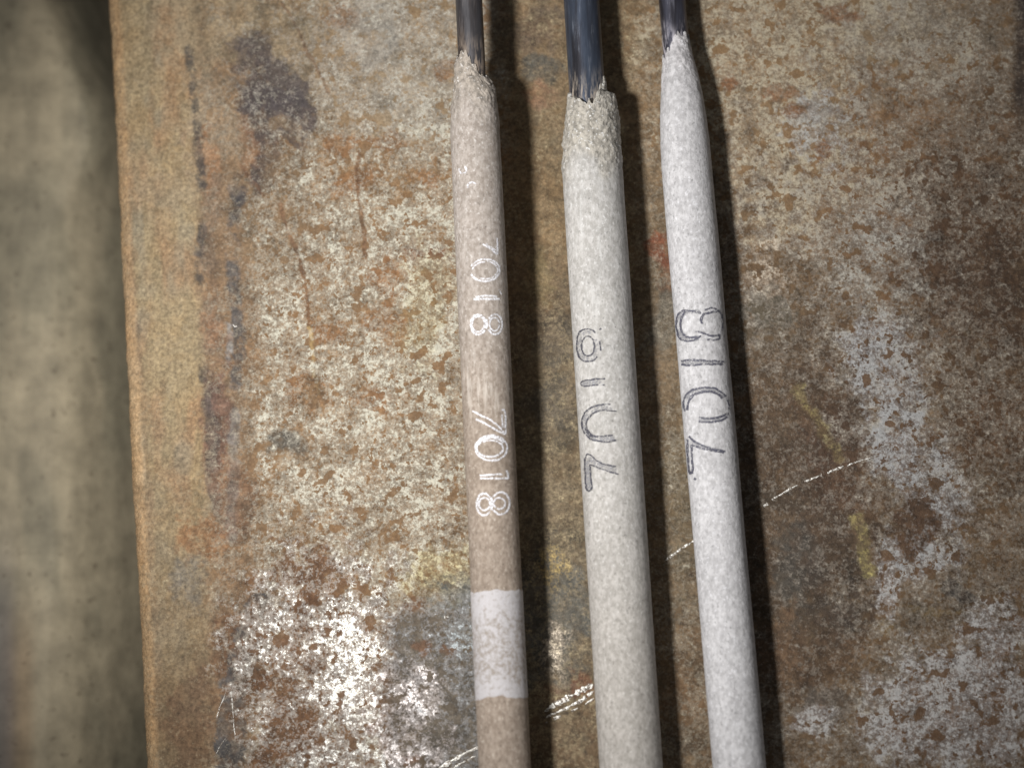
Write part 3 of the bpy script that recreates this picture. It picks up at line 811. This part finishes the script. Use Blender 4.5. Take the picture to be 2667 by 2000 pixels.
# --- thick grey rod --------------------------------------------------
grey_rod = Rod('welding_rod', 'thickest rod, pale grey, with a blue steel core and dark half printed 7018', 1514, 1644, 0.7, 0.0, 2.00, 3.36,
               -560, 4000,
               left=[(150, .62), (240, .64), (300, .78), (360, .90), (430, 1), (9000, 1)],
               right=[(150, .62), (200, .635), (249, .665), (255, .88), (268, .93), (300, .985), (420, 1), (9000, 1)],
               start=[244, 270, 280, 268, 212], rough_to=(395, 485))
grey_rod.wire(wire_material('blued_steel_wire', lin(62, 61, 66), lin(84, 92, 107), lin(112, 117, 127), lin(158, 146, 132)), (170, 265))
grey_rod.flux(flux_material('pale_grey_flux', lin(190, 186, 181), lin(164, 160, 154), lin(212, 210, 206), lin(184, 177, 165)), 13, (470, 900, 0.6), (900, 1900, 0.45), 0.13)
dark_ink = print_material('dark_print', lin(70, 69, 78), 0.48)
c5 = lambda p: conv(p, 1440, 820, 3.319)
HD = 2.1
faint_ink = print_material('faint_print', lin(146, 144, 146), 0.585, 3.4)
grey_rod.marking([(c5([(365, 158), (345, 132), (300, 120), (260, 126), (228, 148), (207, 200), (205, 290), (222, 365), (268, 407), (330, 402), (362, 385), (380, 358)]), .3, .4), (c5(ell(302, 272, 57, 87, -60, 240)), .45, .4), (c5(ell(302, 272, 57, 90, 240, 300)), .1, .1), (c5([(404, 225), (405, 270), (414, 312)]), .25, .4), (c5([(398, 130), (418, 118)]), .1, .1)], HD, dark_ink, 51, [(c5(ell(300, 268, 78, 118, -30, 290)), .1, .1, 2.2)])
grey_rod.marking([(c5([(452, 552), (390, 553), (330, 560), (262, 566), (238, 585), (238, 605), (262, 618), (330, 610), (392, 602)]), .2, .4), (c5([(412, 604), (432, 606), (446, 604)]), .3, .2)], HD, dark_ink, 53, [(c5([(250, 590), (330, 585), (440, 578)]), .25, .1, 2.6)])
grey_rod.marking([(c5([(495, 772), (430, 772), (350, 790), (280, 835), (252, 900), (248, 970), (275, 1030), (330, 1078), (400, 1092), (480, 1098), (548, 1084)]), .15, .3), (c5([(550, 835), (480, 828), (420, 822), (350, 845), (305, 890), (283, 950), (300, 1000), (340, 1045), (400, 1052), (480, 1042), (518, 1040)]), .05, .35), (c5([(340, 1062), (300, 1020), (280, 980)]), .1, .1, 1.4)], HD, dark_ink, 55, [(c5([(510, 800), (430, 798), (350, 818), (293, 865), (266, 950), (290, 1018), (335, 1062), (400, 1072), (530, 1066)]), .1, .25, 2.8)])
grey_rod.marking([(c5([(545, 1310), (440, 1292), (370, 1255), (320, 1207), (295, 1198), (280, 1225), (274, 1280), (278, 1400), (285, 1490), (300, 1525), (320, 1525), (338, 1490), (326, 1400), (318, 1288), (400, 1325), (470, 1350), (568, 1376)]), .2, .35)], HD, dark_ink, 57, [(c5([(550, 1345), (450, 1320), (380, 1285), (310, 1240), (298, 1280), (302, 1400), (312, 1500)]), .1, .3, 2.8)])

# --- white rod --------------------------------------------------------
white_rod = Rod('welding_rod', 'chalky white welding rod with smooth tapered tip and smudged dark 7018 print', 1750, 1926, 0.0, 0.35, 1.51, 2.82,
                -560, 4000,
                left=[(90, .555), (140, .56), (200, .69), (300, .88), (380, .97), (440, 1), (9000, 1)],
                right=[(90, .56), (120, .575), (200, .79), (260, .90), (310, .96), (370, 1), (9000, 1)],
                start=[146, 138, 112, 106, 112], rough_to=(60, 330))
white_rod.wire(wire_material('violet_grey_wire', lin(62, 60, 66), lin(92, 92, 104), lin(118, 117, 126), lin(196, 190, 196)), (55, 118))
white_rod.flux(flux_material('chalky_white_flux', lin(201, 198, 197), lin(173, 170, 169), lin(222, 220, 221), lin(208, 203, 202)), 23, (0, 1, 0), (900, 1900, 0.0), 0.075)
smudge_ink = print_material('smudged_print', lin(84, 83, 95), 0.51)
c7 = lambda p: conv(p, 1700, 760, 3.192)
white_rod.marking([(c7([(400, 178), (330, 162), (262, 152), (216, 176), (195, 220), (193, 290), (208, 365), (240, 402)]), .1, .3, 1.1), (c7([(270, 165), (238, 210), (230, 285), (245, 345), (290, 382), (380, 378), (400, 365)]), .2, .25, 1.2), (c7([(412, 268), (398, 230), (415, 190), (470, 172), (540, 166)]), .5, .1, 1.3), (c7([(350, 328), (395, 332), (440, 352), (490, 366), (558, 360)]), .05, .4, 1.1), (c7([(452, 396), (500, 402), (560, 392), (550, 345)]), .2, .2), (c7([(430, 152), (490, 130), (532, 146)]), .2, .1), (c7([(540, 150), (576, 190), (586, 250), (580, 310), (556, 360)]), .12, .15), (c7([(240, 402), (300, 412), (360, 396), (400, 366)]), .25, .2)], 2.3, smudge_ink, 61, [(c7([(400, 165), (300, 158), (235, 185), (212, 240), (215, 330), (255, 392), (380, 385)]), .15, .15, 2.6)])
white_rod.marking([(c7([(235, 578), (310, 565), (420, 572), (590, 580)]), .25, .05, 1.2), (c7([(235, 604), (300, 614), (400, 602), (580, 600)]), .3, .0, 1.2)], 2.3, smudge_ink, 63, [(c7([(235, 592), (400, 588), (585, 590)]), .3, .1, 2.6)])
white_rod.marking([(c7([(268, 992), (250, 930), (272, 855), (330, 812), (430, 796), (520, 800), (578, 838), (606, 872)]), .2, .35, 1.1), (c7([(282, 985), (300, 905), (340, 852), (420, 832), (500, 830), (552, 856), (578, 884)]), .5, .15, 1.4), (c7([(385, 1046), (450, 1052), (540, 1045), (615, 1020)]), .2, .4, 1.2), (c7([(380, 1080), (480, 1085), (570, 1070), (622, 1036)]), .2, .35, 1.1), (c7([(615, 880), (640, 960), (622, 1030)]), .05, .1)], 2.3, smudge_ink, 65, [(c7([(275, 990), (272, 900), (340, 832), (450, 812), (540, 828), (592, 880)]), .3, .2, 3), (c7([(382, 1062), (480, 1068), (560, 1058), (625, 1025)]), .3, .2, 3)])
white_rod.marking([(c7([(290, 1222), (285, 1300), (294, 1400), (300, 1500), (318, 1516), (335, 1470), (326, 1400), (322, 1268)]), .25, .45, 1.2), (c7([(300, 1200), (350, 1245), (420, 1280), (500, 1310), (602, 1325)]), .4, .35, 1.2), (c7([(325, 1268), (380, 1295), (450, 1312), (590, 1335)]), .3, .1, 1.1), (c7([(312, 1490), (322, 1512)]), .6, .6, 2.4), (c7([(346, 1560), (358, 1548)]), .2, .2, 1.4)], 2.3, smudge_ink, 67, [(c7([(308, 1235), (308, 1400), (318, 1500)]), .3, .3, 3), (c7([(320, 1240), (420, 1290), (590, 1330)]), .3, .1, 2)])
